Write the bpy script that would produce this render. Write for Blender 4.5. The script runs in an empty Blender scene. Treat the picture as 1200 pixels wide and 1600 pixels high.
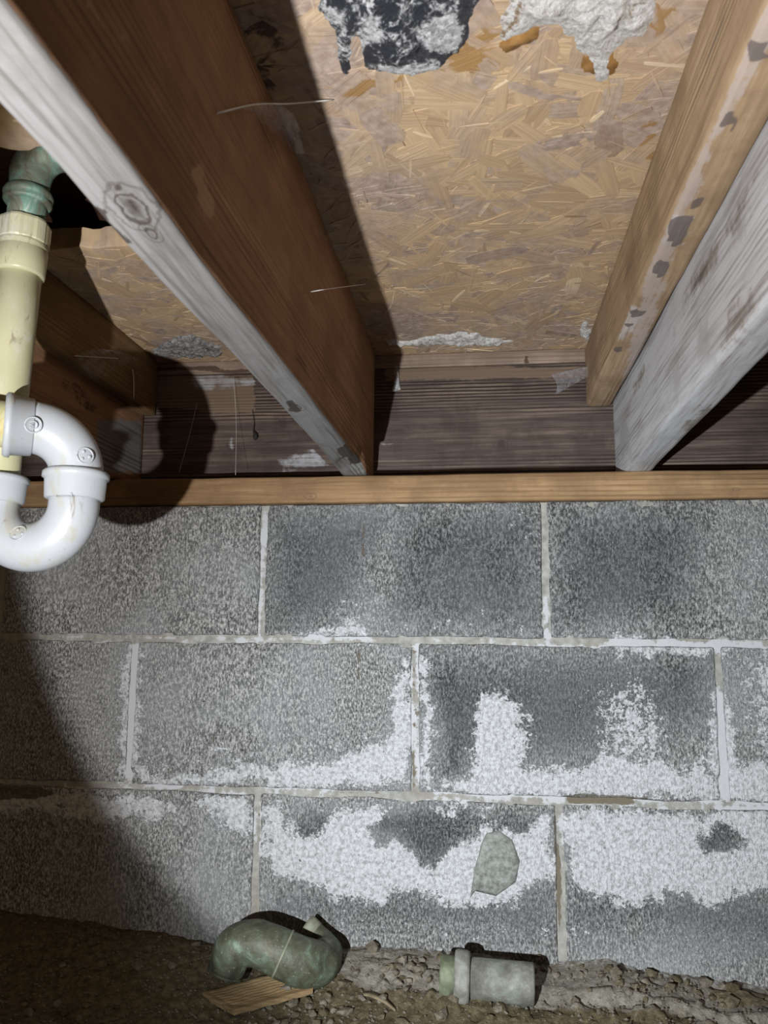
import bpy, bmesh, math, random
import numpy as np
from mathutils import Vector
C = bpy.context.scene.collection
S = bpy.context.scene
PI = math.pi

# ------------------------------------------------------------------ camera, ambient, flashlight
F, PITCH, YAW, ROLL, D, ZC = 1250.0, .1529, -.1262, .0089, 1.133, .45

def cam_axes():
    cp, sp, cy, sy = math.cos(PITCH), math.sin(PITCH), math.cos(YAW), math.sin(YAW)
    f = np.array([sy * cp, cy * cp, sp]); r = np.array([cy, -sy, 0.]); u = np.cross(r, f)
    cr, sr = math.cos(ROLL), math.sin(ROLL)
    return cr * r + sr * u, f, -sr * r + cr * u
RT, FW, UP = cam_axes()
EYE = np.array([0, -D, ZC])

def at(px, py, Y=None, Z=None, X=None):
    """the point of the plane Y=, Z= or X= that the photograph shows at that pixel"""
    d = FW + RT * ((px - 600) / F) + UP * ((800 - py) / F)
    k, v = (1, Y) if Y is not None else (2, Z) if Z is not None else (0, X)
    return EYE + d * ((v - EYE[k]) / d[k])

cam = bpy.data.cameras.new('camera'); co = bpy.data.objects.new('camera', cam); C.objects.link(co)
from mathutils import Matrix
co.matrix_world = Matrix(((RT[0], UP[0], -FW[0], EYE[0]), (RT[1], UP[1], -FW[1], EYE[1]), (RT[2], UP[2], -FW[2], EYE[2]), (0, 0, 0, 1)))
cam.sensor_fit = 'VERTICAL'; cam.sensor_height = 36; cam.sensor_width = 27; cam.lens = F / 1600 * 36
cam.clip_start = .02
cam.dof.use_dof = True; cam.dof.focus_distance = 1.12; cam.dof.aperture_fstop = 13
S.camera = co

w = bpy.data.worlds.new('crawl_space_gloom'); S.world = w; w.use_nodes = True
w.node_tree.nodes['Background'].inputs[0].default_value = (1.0, .74, .52, 1)
w.node_tree.nodes['Background'].inputs[1].default_value = .12

LPOS = Vector((-.247, -1.19, .32))
def spot(name, az, el, half, blend, watts, col, r):
    l = bpy.data.lights.new(name, 'SPOT'); o = bpy.data.objects.new(name, l); C.objects.link(o)
    o.location = LPOS
    d = Vector((math.sin(az) * math.cos(el), math.cos(az) * math.cos(el), math.sin(el)))
    o.rotation_euler = d.to_track_quat('-Z', 'Y').to_euler()
    l.spot_size = 2 * half; l.spot_blend = blend; l.energy = watts; l.color = col; l.shadow_soft_size = r
    return o
R_ = math.radians
spot('flashlight_beam', R_(14.5), R_(15.5), R_(35.7), .13, 45, (.97, .98, 1.0), .006)
spot('flashlight_hotspot', R_(15), R_(0), R_(31), 1.0, 62, (.82, .92, 1.0), .006)
spot('flashlight_spill', R_(8), R_(20), R_(75),   .6, 3.2, (1.0, .78, .46), .006)
S.view_settings.view_transform = 'Standard'; S.view_settings.look = 'None'
S.view_settings.exposure = 0; S.view_settings.gamma = 1; S.view_settings.use_curve_mapping = False

# ------------------------------------------------------------------ helpers: noise
def _h(i, j, k, s):
    n = (i * 374761393 + j * 668265263 + k * 2147483647 + s * 1274126177) & 0xffffffff
    n = ((n ^ (n >> 13)) * 1274126177) & 0xffffffff
    n = ((n ^ (n >> 15)) * 2246822519) & 0xffffffff
    return ((n ^ (n >> 16)) & 0xffff) / 65535.0
def vnoise(p, s=0):
    p = np.asarray(p, float); i = np.floor(p).astype(np.int64); f = p - i; f = f * f * (3 - 2 * f)
    r = 0
    for a in (0, 1):
        for b in (0, 1):
            for c in (0, 1):
                wt = (f[:, 0] if a else 1 - f[:, 0]) * (f[:, 1] if b else 1 - f[:, 1]) * (f[:, 2] if c else 1 - f[:, 2])
                r = r + wt * _h(i[:, 0] + a, i[:, 1] + b, i[:, 2] + c, s)
    return r * 2 - 1
def fbm(p, scale, octs=4, s=0):
    p = np.asarray(p, float) * scale; r = 0; a = 1; t = 0
    for o in range(octs):
        r = r + a * vnoise(p * 2 ** o, s + o); t += a; a *= .5
    return r / t
def sstep(x, a, b):
    t = np.clip((x - a) / (b - a), 0, 1); return t * t * (3 - 2 * t)

# ------------------------------------------------------------------ helpers: objects
def setp(o, label=None, cat=None, group=None, kind=None):
    for k, v in (('label', label), ('category', cat), ('group', group), ('kind', kind)):
        if v: o[k] = v
    return o
def link(name, me, mat=None, parent=None, smooth=True):
    o = bpy.data.objects.new(name, me); C.objects.link(o)
    if mat and not me.materials: me.materials.append(mat)
    if parent is not None:
        o.parent = parent; o.matrix_parent_inverse = parent.matrix_basis.inverted()
    return o
def mesh(name, V, Fc, smooth=True):
    me = bpy.data.meshes.new(name); me.from_pydata(np.asarray(V, float).tolist(), [], [list(map(int, f)) for f in Fc])
    if smooth: me.polygons.foreach_set('use_smooth', [True] * len(me.polygons))
    me.update(); return me
def empty(name, loc, label=None, cat=None, group=None, kind=None):
    o = bpy.data.objects.new(name, None); C.objects.link(o); o.location = loc; o.empty_display_size = .05
    return setp(o, label, cat, group, kind)
def place(name, V, Fc, mat, parent=None, origin=None, smooth=True):
    """mesh from world coordinates with a local origin"""
    V = np.asarray(V, float); og = np.array(origin if origin is not None else V.mean(0))
    o = bpy.data.objects.new(name, mesh(name, V - og, Fc, smooth)); C.objects.link(o)
    o.data.materials.append(mat); o.location = og
    if parent is not None:
        bpy_parent(o, parent)
    return o
def wloc(o):
    l = Vector(o.location)
    while o.parent: o = o.parent; l = l + Vector(o.location)
    return l
def bpy_parent(o, p):
    o.location = Vector(o.location) - wloc(p); o.parent = p
def attr(o, name, val):
    a = o.data.attributes.new(name, 'FLOAT_COLOR', 'POINT')
    v = np.ones((len(o.data.vertices), 4), np.float32); v[:, :val.shape[1]] = val
    a.data.foreach_set('color', v.ravel())

class Board:
    """a sawn board or block: a box with rounded edges, a fine skin of faces, uneven surface, stains laid on its faces"""
    def __init__(s, lo, hi, r=.003, res=.01, rough=.0006, freq=25, seed=0, warp=0):
        s.lo, s.hi = np.array(lo, float), np.array(hi, float); r = min(r, (s.hi - s.lo).min() * .45)
        ax = []
        for k in range(3):
            L = s.hi[k] - s.lo[k]; n = max(1, int(round((L - 2 * r) / res)))
            ax.append(np.concatenate([[0, .35 * r], np.linspace(r, L - r, n + 1), [L - .35 * r, L]]) + s.lo[k])
        idx = {}; V = []; Fc = []
        def vid(i, j, k):
            q = (i, j, k)
            if q not in idx: idx[q] = len(V); V.append((ax[0][i], ax[1][j], ax[2][k]))
            return idx[q]
        n = [len(a) - 1 for a in ax]
        for d in range(3):
            e, g = [(1, 2), (2, 0), (0, 1)][d]
            for side in (0, n[d]):
                for i in range(n[e]):
                    for j in range(n[g]):
                        q = []
                        for (a, b) in ((i, j), (i + 1, j), (i + 1, j + 1), (i, j + 1)):
                            t = [0, 0, 0]; t[d] = side; t[e] = a; t[g] = b; q.append(vid(*t))
                        Fc.append(q if side else q[::-1])
        P = np.array(V); c = np.clip(P, s.lo + r, s.hi - r); dv = P - c
        l = np.linalg.norm(dv, axis=1, keepdims=True); s.n = dv / np.maximum(l, 1e-9)
        P = c + s.n * r
        P = P + s.n * (fbm(P, freq, 4, seed) * rough)[:, None]
        if warp: P = P + np.stack([fbm(P * [0, 1, 0] + seed, 3, 2, seed + 9) * warp] * 3, 1) * [1, 0, .6]
        s.P, s.F = P, Fc; s.st = np.zeros((len(P), 3)); s.seed = seed
    def face(s, f):
        k = 'XYZ'.index(f[1]); return s.n[:, k] * (1 if f[0] == '+' else -1)
    def paint(s, ch, f, polys, soft=.006, val=1.0, wob=.003):
        """polys: outlines in world points on face f"""
        k = 'XYZ'.index(f[1]); e = [a for a in range(3) if a != k]; w = sstep(s.face(f), .2, .75)
        q = s.P[:, e] + np.stack([fbm(s.P, 32, 4, 5), fbm(s.P, 32, 4, 6)], 1) * wob
        for po in polys:
            po = np.array(po)[:, e]; m = sstep(sdist(q, po), -soft, soft) * val
            s.st[:, ch] = np.maximum(s.st[:, ch], m * w)
        return s
    def wash(s, ch, f, val):
        s.st[:, ch] = np.maximum(s.st[:, ch], val * sstep(s.face(f), .2, .75)); return s
    def make(s, name, mat, parent=None):
        og = np.array([(s.lo[0] + s.hi[0]) / 2, (s.lo[1] + s.hi[1]) / 2, s.lo[2]])
        o = place(name, s.P, s.F, mat, parent, og); attr(o, 'stain', s.st); return o
def sdist(q, po):
    """signed distance (inside positive) of 2-D points to an outline"""
    best = np.full(len(q), 1e9); ins = np.zeros(len(q), bool)
    for a, b in zip(po, np.roll(po, -1, 0)):
        ab = b - a; t = np.clip(((q - a) @ ab) / max(ab @ ab, 1e-12), 0, 1)
        best = np.minimum(best, np.linalg.norm(q - a - t[:, None] * ab, axis=1))
        c = (a[1] > q[:, 1]) != (b[1] > q[:, 1])
        with np.errstate(divide='ignore', invalid='ignore'):
            ins ^= c & (q[:, 0] < (b[0] - a[0]) * (q[:, 1] - a[1]) / (b[1] - a[1]) + a[0])
    return np.where(ins, best, -best)

def sweep(pts, rad, seg=28, cap=True, closed_ends=True, up=(0, 0, 1), flat=None):
    """tube along points with a radius at each; flat end caps"""
    P = np.array(pts, float); n = len(P); R = np.array(rad, float) * np.ones(n)
    T = np.gradient(P, axis=0)
    for i in range(n):
        if np.linalg.norm(T[i]) < 1e-9: T[i] = T[i - 1]
    T /= np.linalg.norm(T, axis=1, keepdims=True)
    u = np.cross(T[0], up)
    if np.linalg.norm(u) < 1e-3: u = np.cross(T[0], (1, 0, 0.1))
    u /= np.linalg.norm(u); V = []; Fc = []
    for i in range(n):
        u = u - T[i] * (u @ T[i]); u /= np.linalg.norm(u); v = np.cross(T[i], u)
        for k in range(seg):
            a = 2 * PI * k / seg; V.append(P[i] + R[i] * (math.cos(a) * u + math.sin(a) * v))
    for i in range(n - 1):
        for k in range(seg):
            k2 = (k + 1) % seg; Fc.append((i * seg + k, i * seg + k2, (i + 1) * seg + k2, (i + 1) * seg + k))
    if cap:
        Fc.append(list(range(seg))[::-1]); Fc.append([(n - 1) * seg + k for k in range(seg)])
    return np.array(V), Fc
def spline(ctrl, n):
    """Catmull-Rom through control rows"""
    c = np.array(ctrl, float); c = np.vstack([2 * c[0] - c[1], c, 2 * c[-1] - c[-2]]); out = []
    for t in np.linspace(0, len(c) - 3 - 1e-9, n):
        i = int(t); f = t - i; a, b, d, e = c[i:i + 4]
        out.append(.5 * (2 * b + (d - a) * f + (2 * a - 5 * b + 4 * d - e) * f ** 2 + (3 * b - a - 3 * d + e) * f ** 3))
    return np.array(out)
def ring(c, ax, prof, seg=40):
    """turned collar: prof is a list of (distance along axis, radius), closed into a solid or a hollow ring"""
    c = np.array(c, float); ax = np.array(ax, float); ax /= np.linalg.norm(ax)
    u = np.cross(ax, (0, 0, 1)); u = np.cross(ax, (1, 0, 0)) if np.linalg.norm(u) < 1e-3 else u
    u /= np.linalg.norm(u); v = np.cross(ax, u); V = []; Fc = []; n = len(prof)
    for (h, r) in prof:
        for k in range(seg):
            a = 2 * PI * k / seg; V.append(c + ax * h + r * (math.cos(a) * u + math.sin(a) * v))
    for i in range(n - 1):
        for k in range(seg):
            k2 = (k + 1) % seg; Fc.append((i * seg + k, i * seg + k2, (i + 1) * seg + k2, (i + 1) * seg + k))
    Fc.append(list(range(seg))[::-1]); Fc.append([(n - 1) * seg + k for k in range(seg)])
    return np.array(V), Fc
def joinm(*parts):
    V = []; Fc = []; o = 0
    for v, f in parts:
        V.append(np.asarray(v)); Fc += [tuple(i + o for i in q) for q in f]; o += len(v)
    return np.vstack(V), Fc

# ------------------------------------------------------------------ helpers: materials
class M:
    def __init__(s, name):
        s.m = bpy.data.materials.new(name); s.m.use_nodes = True; s.t = s.m.node_tree
        s.b = s.t.nodes['Principled BSDF']; s.L = s.t.links.new; s.tc = s.t.nodes.new('ShaderNodeTexCoord'); s.obj = s.tc.outputs['Object']
        s._w = None
    def node(s, ty, **k):
        n = s.t.nodes.new('ShaderNode' + ty)
        for a, v in k.items(): setattr(n, a, v)
        return n
    def inp(s, n, i, v):
        if v is None: return
        if hasattr(v, 'is_output'): s.L(v, n.inputs[i])
        else:
            if n.inputs[i].type == 'RGBA' and len(v) == 3: v = (*v, 1)
            n.inputs[i].default_value = v
    def world(s):
        if s._w is None: s._w = s.node('NewGeometry').outputs['Position']
        return s._w
    def map(s, v, scale=(1, 1, 1), rot=(0, 0, 0), loc=(0, 0, 0)):
        n = s.node('Mapping'); s.inp(n, 0, v); n.inputs[3].default_value = scale; n.inputs[2].default_value = rot; n.inputs[1].default_value = loc; return n.outputs[0]
    def noise(s, v, scale, detail=4, rough=.55, dist=0, col=False):
        n = s.node('TexNoise'); s.inp(n, 'Vector', v); n.inputs['Scale'].default_value = scale; n.inputs['Detail'].default_value = detail
        n.inputs['Roughness'].default_value = rough; n.inputs['Distortion'].default_value = dist; return n.outputs[1 if col else 0]
    def vor(s, v, scale, feat='F1', rnd=1, out=0):
        n = s.node('TexVoronoi', feature=feat); s.inp(n, 'Vector', v); n.inputs['Scale'].default_value = scale; n.inputs['Randomness'].default_value = rnd; return n.outputs[out]
    def wave(s, v, scale, dist, detail=2, ds=1, dirn='X'):
        n = s.node('TexWave', bands_direction=dirn); s.inp(n, 0, v); n.inputs['Scale'].default_value = scale; n.inputs['Distortion'].default_value = dist
        n.inputs['Detail'].default_value = detail; n.inputs['Detail Scale'].default_value = ds; return n.outputs[1]
    def math(s, op, a, b=0.0, c=None):
        n = s.node('Math', operation=op); s.inp(n, 0, a); s.inp(n, 1, b); s.inp(n, 2, c); return n.outputs[0]
    def step(s, x, a, b, lo=0.0, hi=1.0):
        n = s.node('MapRange', interpolation_type='SMOOTHSTEP'); s.inp(n, 0, x)
        for i, v in ((1, a), (2, b), (3, lo), (4, hi)): s.inp(n, i, v)
        return n.outputs[0]
    def mix(s, f, a, b, mode='MIX'):
        n = s.node('Mix', data_type='RGBA', blend_type=mode); s.inp(n, 0, f); s.inp(n, 6, a); s.inp(n, 7, b); return n.outputs[2]
    def ramp(s, f, *st):
        n = s.node('ValToRGB'); s.inp(n, 0, f); e = n.color_ramp.elements
        while len(e) < len(st): e.new(.5)
        for i, (p, c) in enumerate(st): e[i].position = p; e[i].color = (*c, 1)
        return n.outputs[0]
    def attr(s, name):
        n = s.node('Attribute', attribute_name=name); q = s.node('SeparateColor'); s.L(n.outputs[0], q.inputs[0]); return q.outputs
    def rnd(s): return s.node('ObjectInfo').outputs['Random']
    def mask(s, ch, nz, amp=.9, a=.42, b=.58):
        """a painted stain with its edge broken by noise"""
        return s.step(s.math('MULTIPLY_ADD', s.math('SUBTRACT', nz, .5), amp, ch), a, b)
    def out(s, col, rough=.8, bump=None, dist=.002, strength=1.0, metal=0.0, spec=.3, **k):
        s.inp(s.b, 'Base Color', col); s.inp(s.b, 'Roughness', rough); s.inp(s.b, 'Metallic', metal); s.inp(s.b, 'Specular IOR Level', spec)
        for a, v in k.items(): s.inp(s.b, a.replace('_', ' '), v)
        if bump is not None:
            n = s.node('Bump'); n.inputs['Strength'].default_value = strength; n.inputs['Distance'].default_value = dist; s.inp(n, 'Height', bump); s.L(n.outputs[0], s.b.inputs['Normal'])
        return s.m

def block_material():
    m = M('concrete_block'); v = m.world(); st = m.attr('stain')
    vs = m.map(v, (1, 1, .5))                                         # combed upright streaks
    fine = m.noise(vs, 420, 3, .7); mid = m.noise(v, 60, 4, .6); big = m.noise(v, 7, 4, .6)
    pits = m.step(m.noise(vs, 300, 2, .5), .40, .50)
    base = m.ramp(fine, (.36, (.035, .035, .034)), (.5, (.165, .163, .156)), (.63, (.40, .395, .38)))
    base = m.mix(m.step(big, .35, .7), base, m.mix(.55, base, (.26, .265, .27)), 'MIX')
    base = m.mix(m.math('MULTIPLY', st[1], 1.0), base, m.mix(1.0, base, (.36, .37, .39), 'MULTIPLY'))   # damp darker concrete
    nz = m.math('ADD', m.math('MULTIPLY', m.noise(v, 260, 4, .7), .5), m.math('MULTIPLY', m.noise(v, 75, 5, .65), .5))
    salt = m.mask(st[0], nz, 4.2, .44, .74)
    saltc = m.ramp(m.noise(v, 190, 3, .6), (.34, (.26, .26, .262)), (.58, (.46, .462, .47)))
    c = m.mix(salt, base, saltc)
    spk = m.step(m.vor(v, 190), .16, .07); c = m.mix(m.math('MULTIPLY', spk, .5), c, (.42, .42, .42))
    rust = m.mask(st[2], mid, 1.5)
    c = m.mix(m.math('MULTIPLY', rust, .8), c, (.085, .07, .05))
    h = m.math('ADD', m.math('MULTIPLY', fine, .7), m.math('ADD', m.math('MULTIPLY', pits, .35), m.math('MULTIPLY', salt, .45)))
    return m.out(c, .92, h, .0022, .9, spec=.2)
def mortar_material():
    m = M('mortar'); v = m.world(); st = m.attr('stain')
    n = m.noise(v, 90, 5, .65); b = m.noise(v, 9, 3, .5)
    c = m.ramp(n, (.3, (.17, .165, .15)), (.65, (.34, .33, .305)))
    c = m.mix(m.step(b, .4, .65), c, m.mix(.5, c, (.22, .2, .16)))
    salt = m.mask(st[0], n, 1.2)
    c = m.mix(salt, c, (.40, .40, .41)); c = m.mix(m.mask(st[2], n, 1.2), c, (.13, .11, .08))
    return m.out(c, .93, n, .002, .8, spec=.2)
def wood(name, ax, c0, c1, c2, white=(.5, .51, .53), dark=(.05, .035, .03), tint=(.3, .2, .12), gs=1.0, rings=.35, bump=.6, rough=.8, cover=.9, spec=.25, knots=()):
    """grain runs along axis ax; stain R = white mould and a painted lit patch, G = dark stain, B = tint"""
    m = M(name); v = m.obj; st = m.attr('stain')
    k = 'XYZ'.index(ax)
    sc = [48 * gs] * 3; sc[k] = 2.4 * gs; sf = [300] * 3; sf[k] = 11; sr = [1.0] * 3; sr[k] = .05; lo = [.07, .05, .06]; lo[k] = 0
    g = m.noise(m.map(v, sc), 1, 6, .66, .5); f = m.noise(m.map(v, sf), 1, 4, .65); b = m.noise(v, 12, 5, .65)
    wn = m.node('TexWave', wave_type='RINGS', rings_direction=ax); m.inp(wn, 0, m.map(v, sr, (0, 0, 0), lo))
    for a_, q_ in (('Scale', 58 * gs), ('Distortion', 9), ('Detail', 4), ('Detail Scale', .3), ('Detail Roughness', .6)): wn.inputs[a_].default_value = q_
    rm = m.step(m.noise(m.map(v, [x * .35 for x in sc]), 1, 3, .6), .42, .62); rw = m.math('MULTIPLY_ADD', m.math('SUBTRACT', m.step(wn.outputs[1], .0, .6), .72), rm, .72)
    t = m.math('ADD', m.math('MULTIPLY', g, .52), m.math('ADD', m.math('MULTIPLY', f, .34), m.math('MULTIPLY', m.math('SUBTRACT', rw, .72), .34 * rings)))
    t = m.math('ADD', t, .07)
    c = m.ramp(t, (.33, c0), (.50, c1), (.66, c2))
    c = m.mix(m.step(b, .40, .64), c, m.mix(.5, c, c0))
    crk = m.step(m.noise(m.map(v, [q * 1.6 for q in sc]), 1, 3, .5, .3), .33, .27)
    c = m.mix(m.math('MULTIPLY', crk, .6), c, dark)
    nz = m.math('ADD', m.math('MULTIPLY', f, .45), m.math('MULTIPLY', m.noise(v, 70, 5, .65), .55))
    c = m.mix(m.mask(st[2], nz, 1.1), c, m.mix(.35, tint, c))
    wm = m.mask(st[0], nz, 1.5, .35, .7)
    c = m.mix(m.math('MULTIPLY', wm, cover), c, m.mix(m.math('MAXIMUM', m.step(t, .36, .56, .95, 0), m.step(b, .50, .66, 0, .45)), white, tuple(q * .42 * k_ for q, k_ in zip(white, (1.08, 1, .9)))))
    c = m.mix(m.math('MULTIPLY', m.mask(st[1], nz, 1.0), .95), c, m.mix(.12, dark, c))
    for kp, kr in knots:                                               # knots: rings round a point in the board
        s2 = [1.0] * 3; s2[k] = .55
        dn = m.node('VectorMath', operation='SUBTRACT'); m.inp(dn, 0, v); dn.inputs[1].default_value = tuple(kp)
        d_ = m.node('VectorMath', operation='LENGTH'); m.inp(d_, 0, m.map(dn.outputs[0], s2)); d_ = m.math('ADD', d_.outputs['Value'], m.math('MULTIPLY', m.math('SUBTRACT', m.noise(v, 55, 4, .6), .5), kr * .7))
        rg = m.math('SINE', m.math('MULTIPLY', d_, 22.0 / kr)); fo = m.step(d_, kr, kr * .35)
        c = m.mix(m.math('MULTIPLY', m.math('MULTIPLY', m.step(rg, .1, .9), fo), .75), c, dark)
        c = m.mix(m.math('MULTIPLY', m.step(d_, kr * .28, kr * .12), .7), c, dark)
    return m.out(c, rough, m.math('ADD', t, m.math('MULTIPLY', wm, .15)), .0018, bump, spec=spec)
def plain(name, c0, c1, scale=40, rough=.6, dist=.0008, metal=0, spec=.4, lo=.35, hi=.65, **k):
    m = M(name); n = m.noise(m.obj, scale, 5, .6)
    return m.out(m.ramp(n, (lo, c0), (hi, c1)), rough, n, dist, .6, metal, spec, **k)

MB, MM = block_material(), mortar_material()

# ------------------------------------------------------------------ levels
SB, ST = ZC + .1896, ZC + .2303             # sill bottom and top
CE = ZC + .445                              # underside of the subfloor
RIM = .085                                  # face of the rim joist
G = .0                                      # ground

# ------------------------------------------------------------------ block wall
def wp(*pts, Y=0.): return [at(x, y, Y=Y) for x, y in pts]
# salt bloom on the wall, outlined on the face of the blocks
SALT = [wp((210, 1225), (215, 1198), (300, 1206), (420, 1196), (520, 1182), (590, 1165), (612, 1120), (622, 1060), (628, 1015), (643, 1013), (646, 1232)),
        wp((656, 1015), (672, 1020), (680, 1100), (676, 1170), (668, 1238), (655, 1238)),
        wp((660, 1240), (690, 1222), (735, 1215), (733, 1160), (752, 1095), (775, 1078), (812, 1100), (822, 1150), (820, 1205), (880, 1205), (940, 1180), (1010, 1190), (1090, 1205), (1118, 1180), (1132, 1250), (900, 1246)),
        wp((1105, 1170), (1118, 1060), (1128, 1060), (1145, 1100), (1150, 1170), (1160, 1200), (1210, 1190), (1260, 1210), (1260, 1262), (1130, 1255)),
        wp((405, 1250), (450, 1252), (470, 1275), (520, 1268), (580, 1262), (700, 1258), (800, 1262), (868, 1266), (866, 1372), (820, 1398), (760, 1420), (700, 1412), (650, 1392), (600, 1408), (540, 1412), (480, 1385), (415, 1362)),
        wp((885, 1268), (960, 1262), (1080, 1266), (1260, 1268), (1260, 1395), (1180, 1400), (1120, 1408), (1040, 1402), (985, 1418), (930, 1398), (890, 1378)),
        wp((160, 1240), (270, 1246), (275, 1268), (230, 1278), (160, 1278), (80, 1270), (0, 1275), (-120, 1270), (-120, 1238)),
        wp((315, 1244), (392, 1252), (398, 1310), (372, 1300), (340, 1275), (310, 1262)),
        wp((470, 1000), (500, 985), (545, 975), (575, 984), (580, 1003)),
        wp((940, 1012), (958, 990), (985, 992), (1060, 1000), (1230, 1010), (1230, 1022), (950, 1018)),
        wp((196, 1010), (216, 1010), (216, 1130), (206, 1226), (184, 1226))]
SOFT = [wp((925, 1190), (935, 1080), (985, 1050), (1030, 1095), (1050, 1165), (1040, 1215)), wp((640, 1165), (560, 1185), (480, 1215), (640, 1225)), wp((1150, 1020), (1260, 1020), (1260, 1210), (1170, 1180)), wp((420, 1250), (870, 1262), (860, 1320), (430, 1290))]
HALF = [wp((900, 1080), (960, 1050), (1050, 1080), (1080, 1140), (1080, 1210), (900, 1210)),
        wp((400, 1425), (600, 1420), (880, 1430), (1060, 1440), (1260, 1450), (1260, 1500), (1100, 1500), (900, 1490), (690, 1480), (480, 1470)),
        wp((520, 920), (580, 920), (600, 1000), (500, 1000)), wp((790, 800), (845, 800), (845, 860), (800, 850)),
        wp((540, 960), (860, 965), (858, 1003), (540, 1000)), wp((210, 1150), (420, 1150), (640, 1100), (640, 1230), (210, 1225)),
        wp((1130, 800), (1260, 800), (1260, 950), (1160, 930)), wp((1125, 1020), (1260, 1020), (1260, 1260), (1140, 1255)),
        wp((1040, 1400), (1260, 1400), (1260, 1415), (1050, 1415)), wp((410, 1370), (480, 1400), (600, 1420), (410, 1425))]
GREY = [wp((455, 1270), (505, 1262), (515, 1290), (490, 1308), (458, 1305)),                       # bare patches inside the bloom
        wp((560, 1290), (610, 1268), (690, 1262), (760, 1282), (835, 1268), (832, 1310), (800, 1302), (750, 1300), (705, 1330), (670, 1370), (655, 1340), (620, 1318), (585, 1320)),
        wp((1092, 1300), (1120, 1284), (1160, 1300), (1150, 1336), (1105, 1330)),
        wp((680, 1030), (720, 1030), (735, 1120), (725, 1200), (690, 1215), (682, 1120))]
DAMP = [wp((625, 795), (845, 798), (850, 990), (610, 970)), wp((860, 795), (1090, 795), (1080, 960), (865, 985)), wp((665, 1025), (1110, 1030), (1105, 1120), (900, 1180), (690, 1200)),
        wp((440, 1405), (860, 1400), (870, 1460), (640, 1440), (440, 1430)), wp((895, 1395), (1260, 1405), (1260, 1490), (1000, 1440), (895, 1450)),
        wp((420, 800), (610, 800), (560, 930), (500, 980), (420, 985))]
STAIN = [wp((-100, 1228), (60, 1228), (90, 1240), (60, 1248), (-100, 1250)), wp((866, 1262), (872, 1262), (876, 1480), (870, 1480)), wp((404, 1252), (409, 1252), (407, 1330), (403, 1330)),
         wp((557, 1012), (561, 1012), (561, 1062), (558, 1066)), wp((333, 1150), (337, 1150), (336, 1212), (333, 1212)), wp((566, 815), (570, 815), (569, 872), (566, 872)), wp((0, 1045), (12, 1044), (14, 1048), (0, 1050)), wp((128, 880), (132, 866), (134, 870), (130, 884)),
         wp((880, 1243), (950, 1240), (1030, 1249), (960, 1258), (890, 1256))]
def wallpaint(b, amt=1.0):
    P = b.P
    b.paint(0, '-Y', HALF, .045, .42); b.paint(0, '-Y', SOFT, .045, .8); b.paint(0, '-Y', SALT, .02, 1.18 * amt, .016)
    q = P[:, [0, 2]] + np.stack([fbm(P, 32, 4, 7), fbm(P, 32, 4, 8)], 1) * .02
    for g in GREY:
        b.st[:, 0] *= 1 - .85 * sstep(sdist(q, np.array(g)[:, [0, 2]]), -.014, .014)
    b.paint(1, '-Y', GREY, .02, 1.0, .02); b.paint(1, '-Y', DAMP, .05, .9); b.paint(2, '-Y', STAIN, .0035, .95)
    return b

XL, XR = -1.35, 1.15
core = Board((XL, .0026, -.12), (XR, .19, SB - .001), .002, .008, .0012, 40, 3)
wallpaint(core)
JW = [wp((852, 930), (860, 930), (864, 1006), (850, 1006)), wp((405, 800), (420, 800), (412, 1000), (402, 1000)), wp((60, 994), (400, 996), (700, 1000), (1230, 1012), (1230, 1024), (700, 1010), (60, 1003)),
      wp((1124, 1070), (1136, 1070), (1148, 1250), (1128, 1250))]
core.paint(0, '-Y', JW, .003, .62)
core.paint(2, '-Y', [wp((555, 1000), (640, 1004), (640, 1009), (555, 1007)), wp((645, 1012), (655, 1012), (655, 1240), (642, 1240)), wp((205, 1230), (390, 1236), (600, 1238), (600, 1248), (205, 1240))], .003, .55)
wall = core.make('wall_back', MM); setp(wall, 'grey concrete block foundation wall with white salt bloom', kind='structure')
rows = []
def joint(x0, y0, x1, y1):
    a, b = at(x0, y0, Y=0), at(x1, y1, Y=0); return (a[0] + b[0]) / 2, (b[0] - a[0]) / 2
W = .4064
j1 = [joint(413, 800, 407, 995)[0], joint(848, 797, 857, 1000)[0]]
j2 = [joint(213, 1010, 197, 1225)[0], joint(650, 1012, 648, 1240)[0], joint(1120, 1025, 1136, 1250)[0]]
j3 = [joint(405, 1250, 395, 1430)[0], joint(873, 1262, 880, 1480)[0]]
def full(j):
    j = sorted(j)
    while j[0] > XL + .01: j.insert(0, max(XL, j[0] - W))
    while j[-1] < XR - .01: j.append(min(XR, j[-1] + W))
    return j
zr = [SB, at(620, 1001, Y=0)[2], at(620, 1243, Y=0)[2], at(620, 1243, Y=0)[2] - .25, -.13]
nb = 0
for r, j in enumerate((full(j1), full(j2), full(j3), full(j2))):
    for a, b in zip(j[:-1], j[1:]):
        nb += 1; g = .0048
        bl = Board((a + g, 0, zr[r + 1] + (g if r < 3 else 0)), (b - g, .15, zr[r] - (g if r else .0015)), .0035, .0045 if r < 3 and a < .75 and b > -1. else .03, .0010, 45, nb)
        bl.P += bl.n * [1, 0, 1] * (fbm(bl.P * [1, 0, 1], 17, 4, nb + 80) * .0032)[:, None]
        bl.P[:, 1] += fbm(bl.P, 3, 2, nb) * .0015 * (bl.P[:, 1] < .02) + random.Random(nb).uniform(-.0012, .0012)
        edge = np.minimum(np.minimum(bl.P[:, 0] - a, b - bl.P[:, 0]), np.minimum(bl.P[:, 2] - zr[r + 1], zr[r] - bl.P[:, 2]))
        chip = sstep(fbm(bl.P, 60, 3, nb + 50), .25, .6) * sstep(edge, .016, .004) * (bl.P[:, 1] < .02)
        bl.P[:, 1] += chip * .004
        wallpaint(bl); bl.make('concrete_block', MB, wall)
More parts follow.
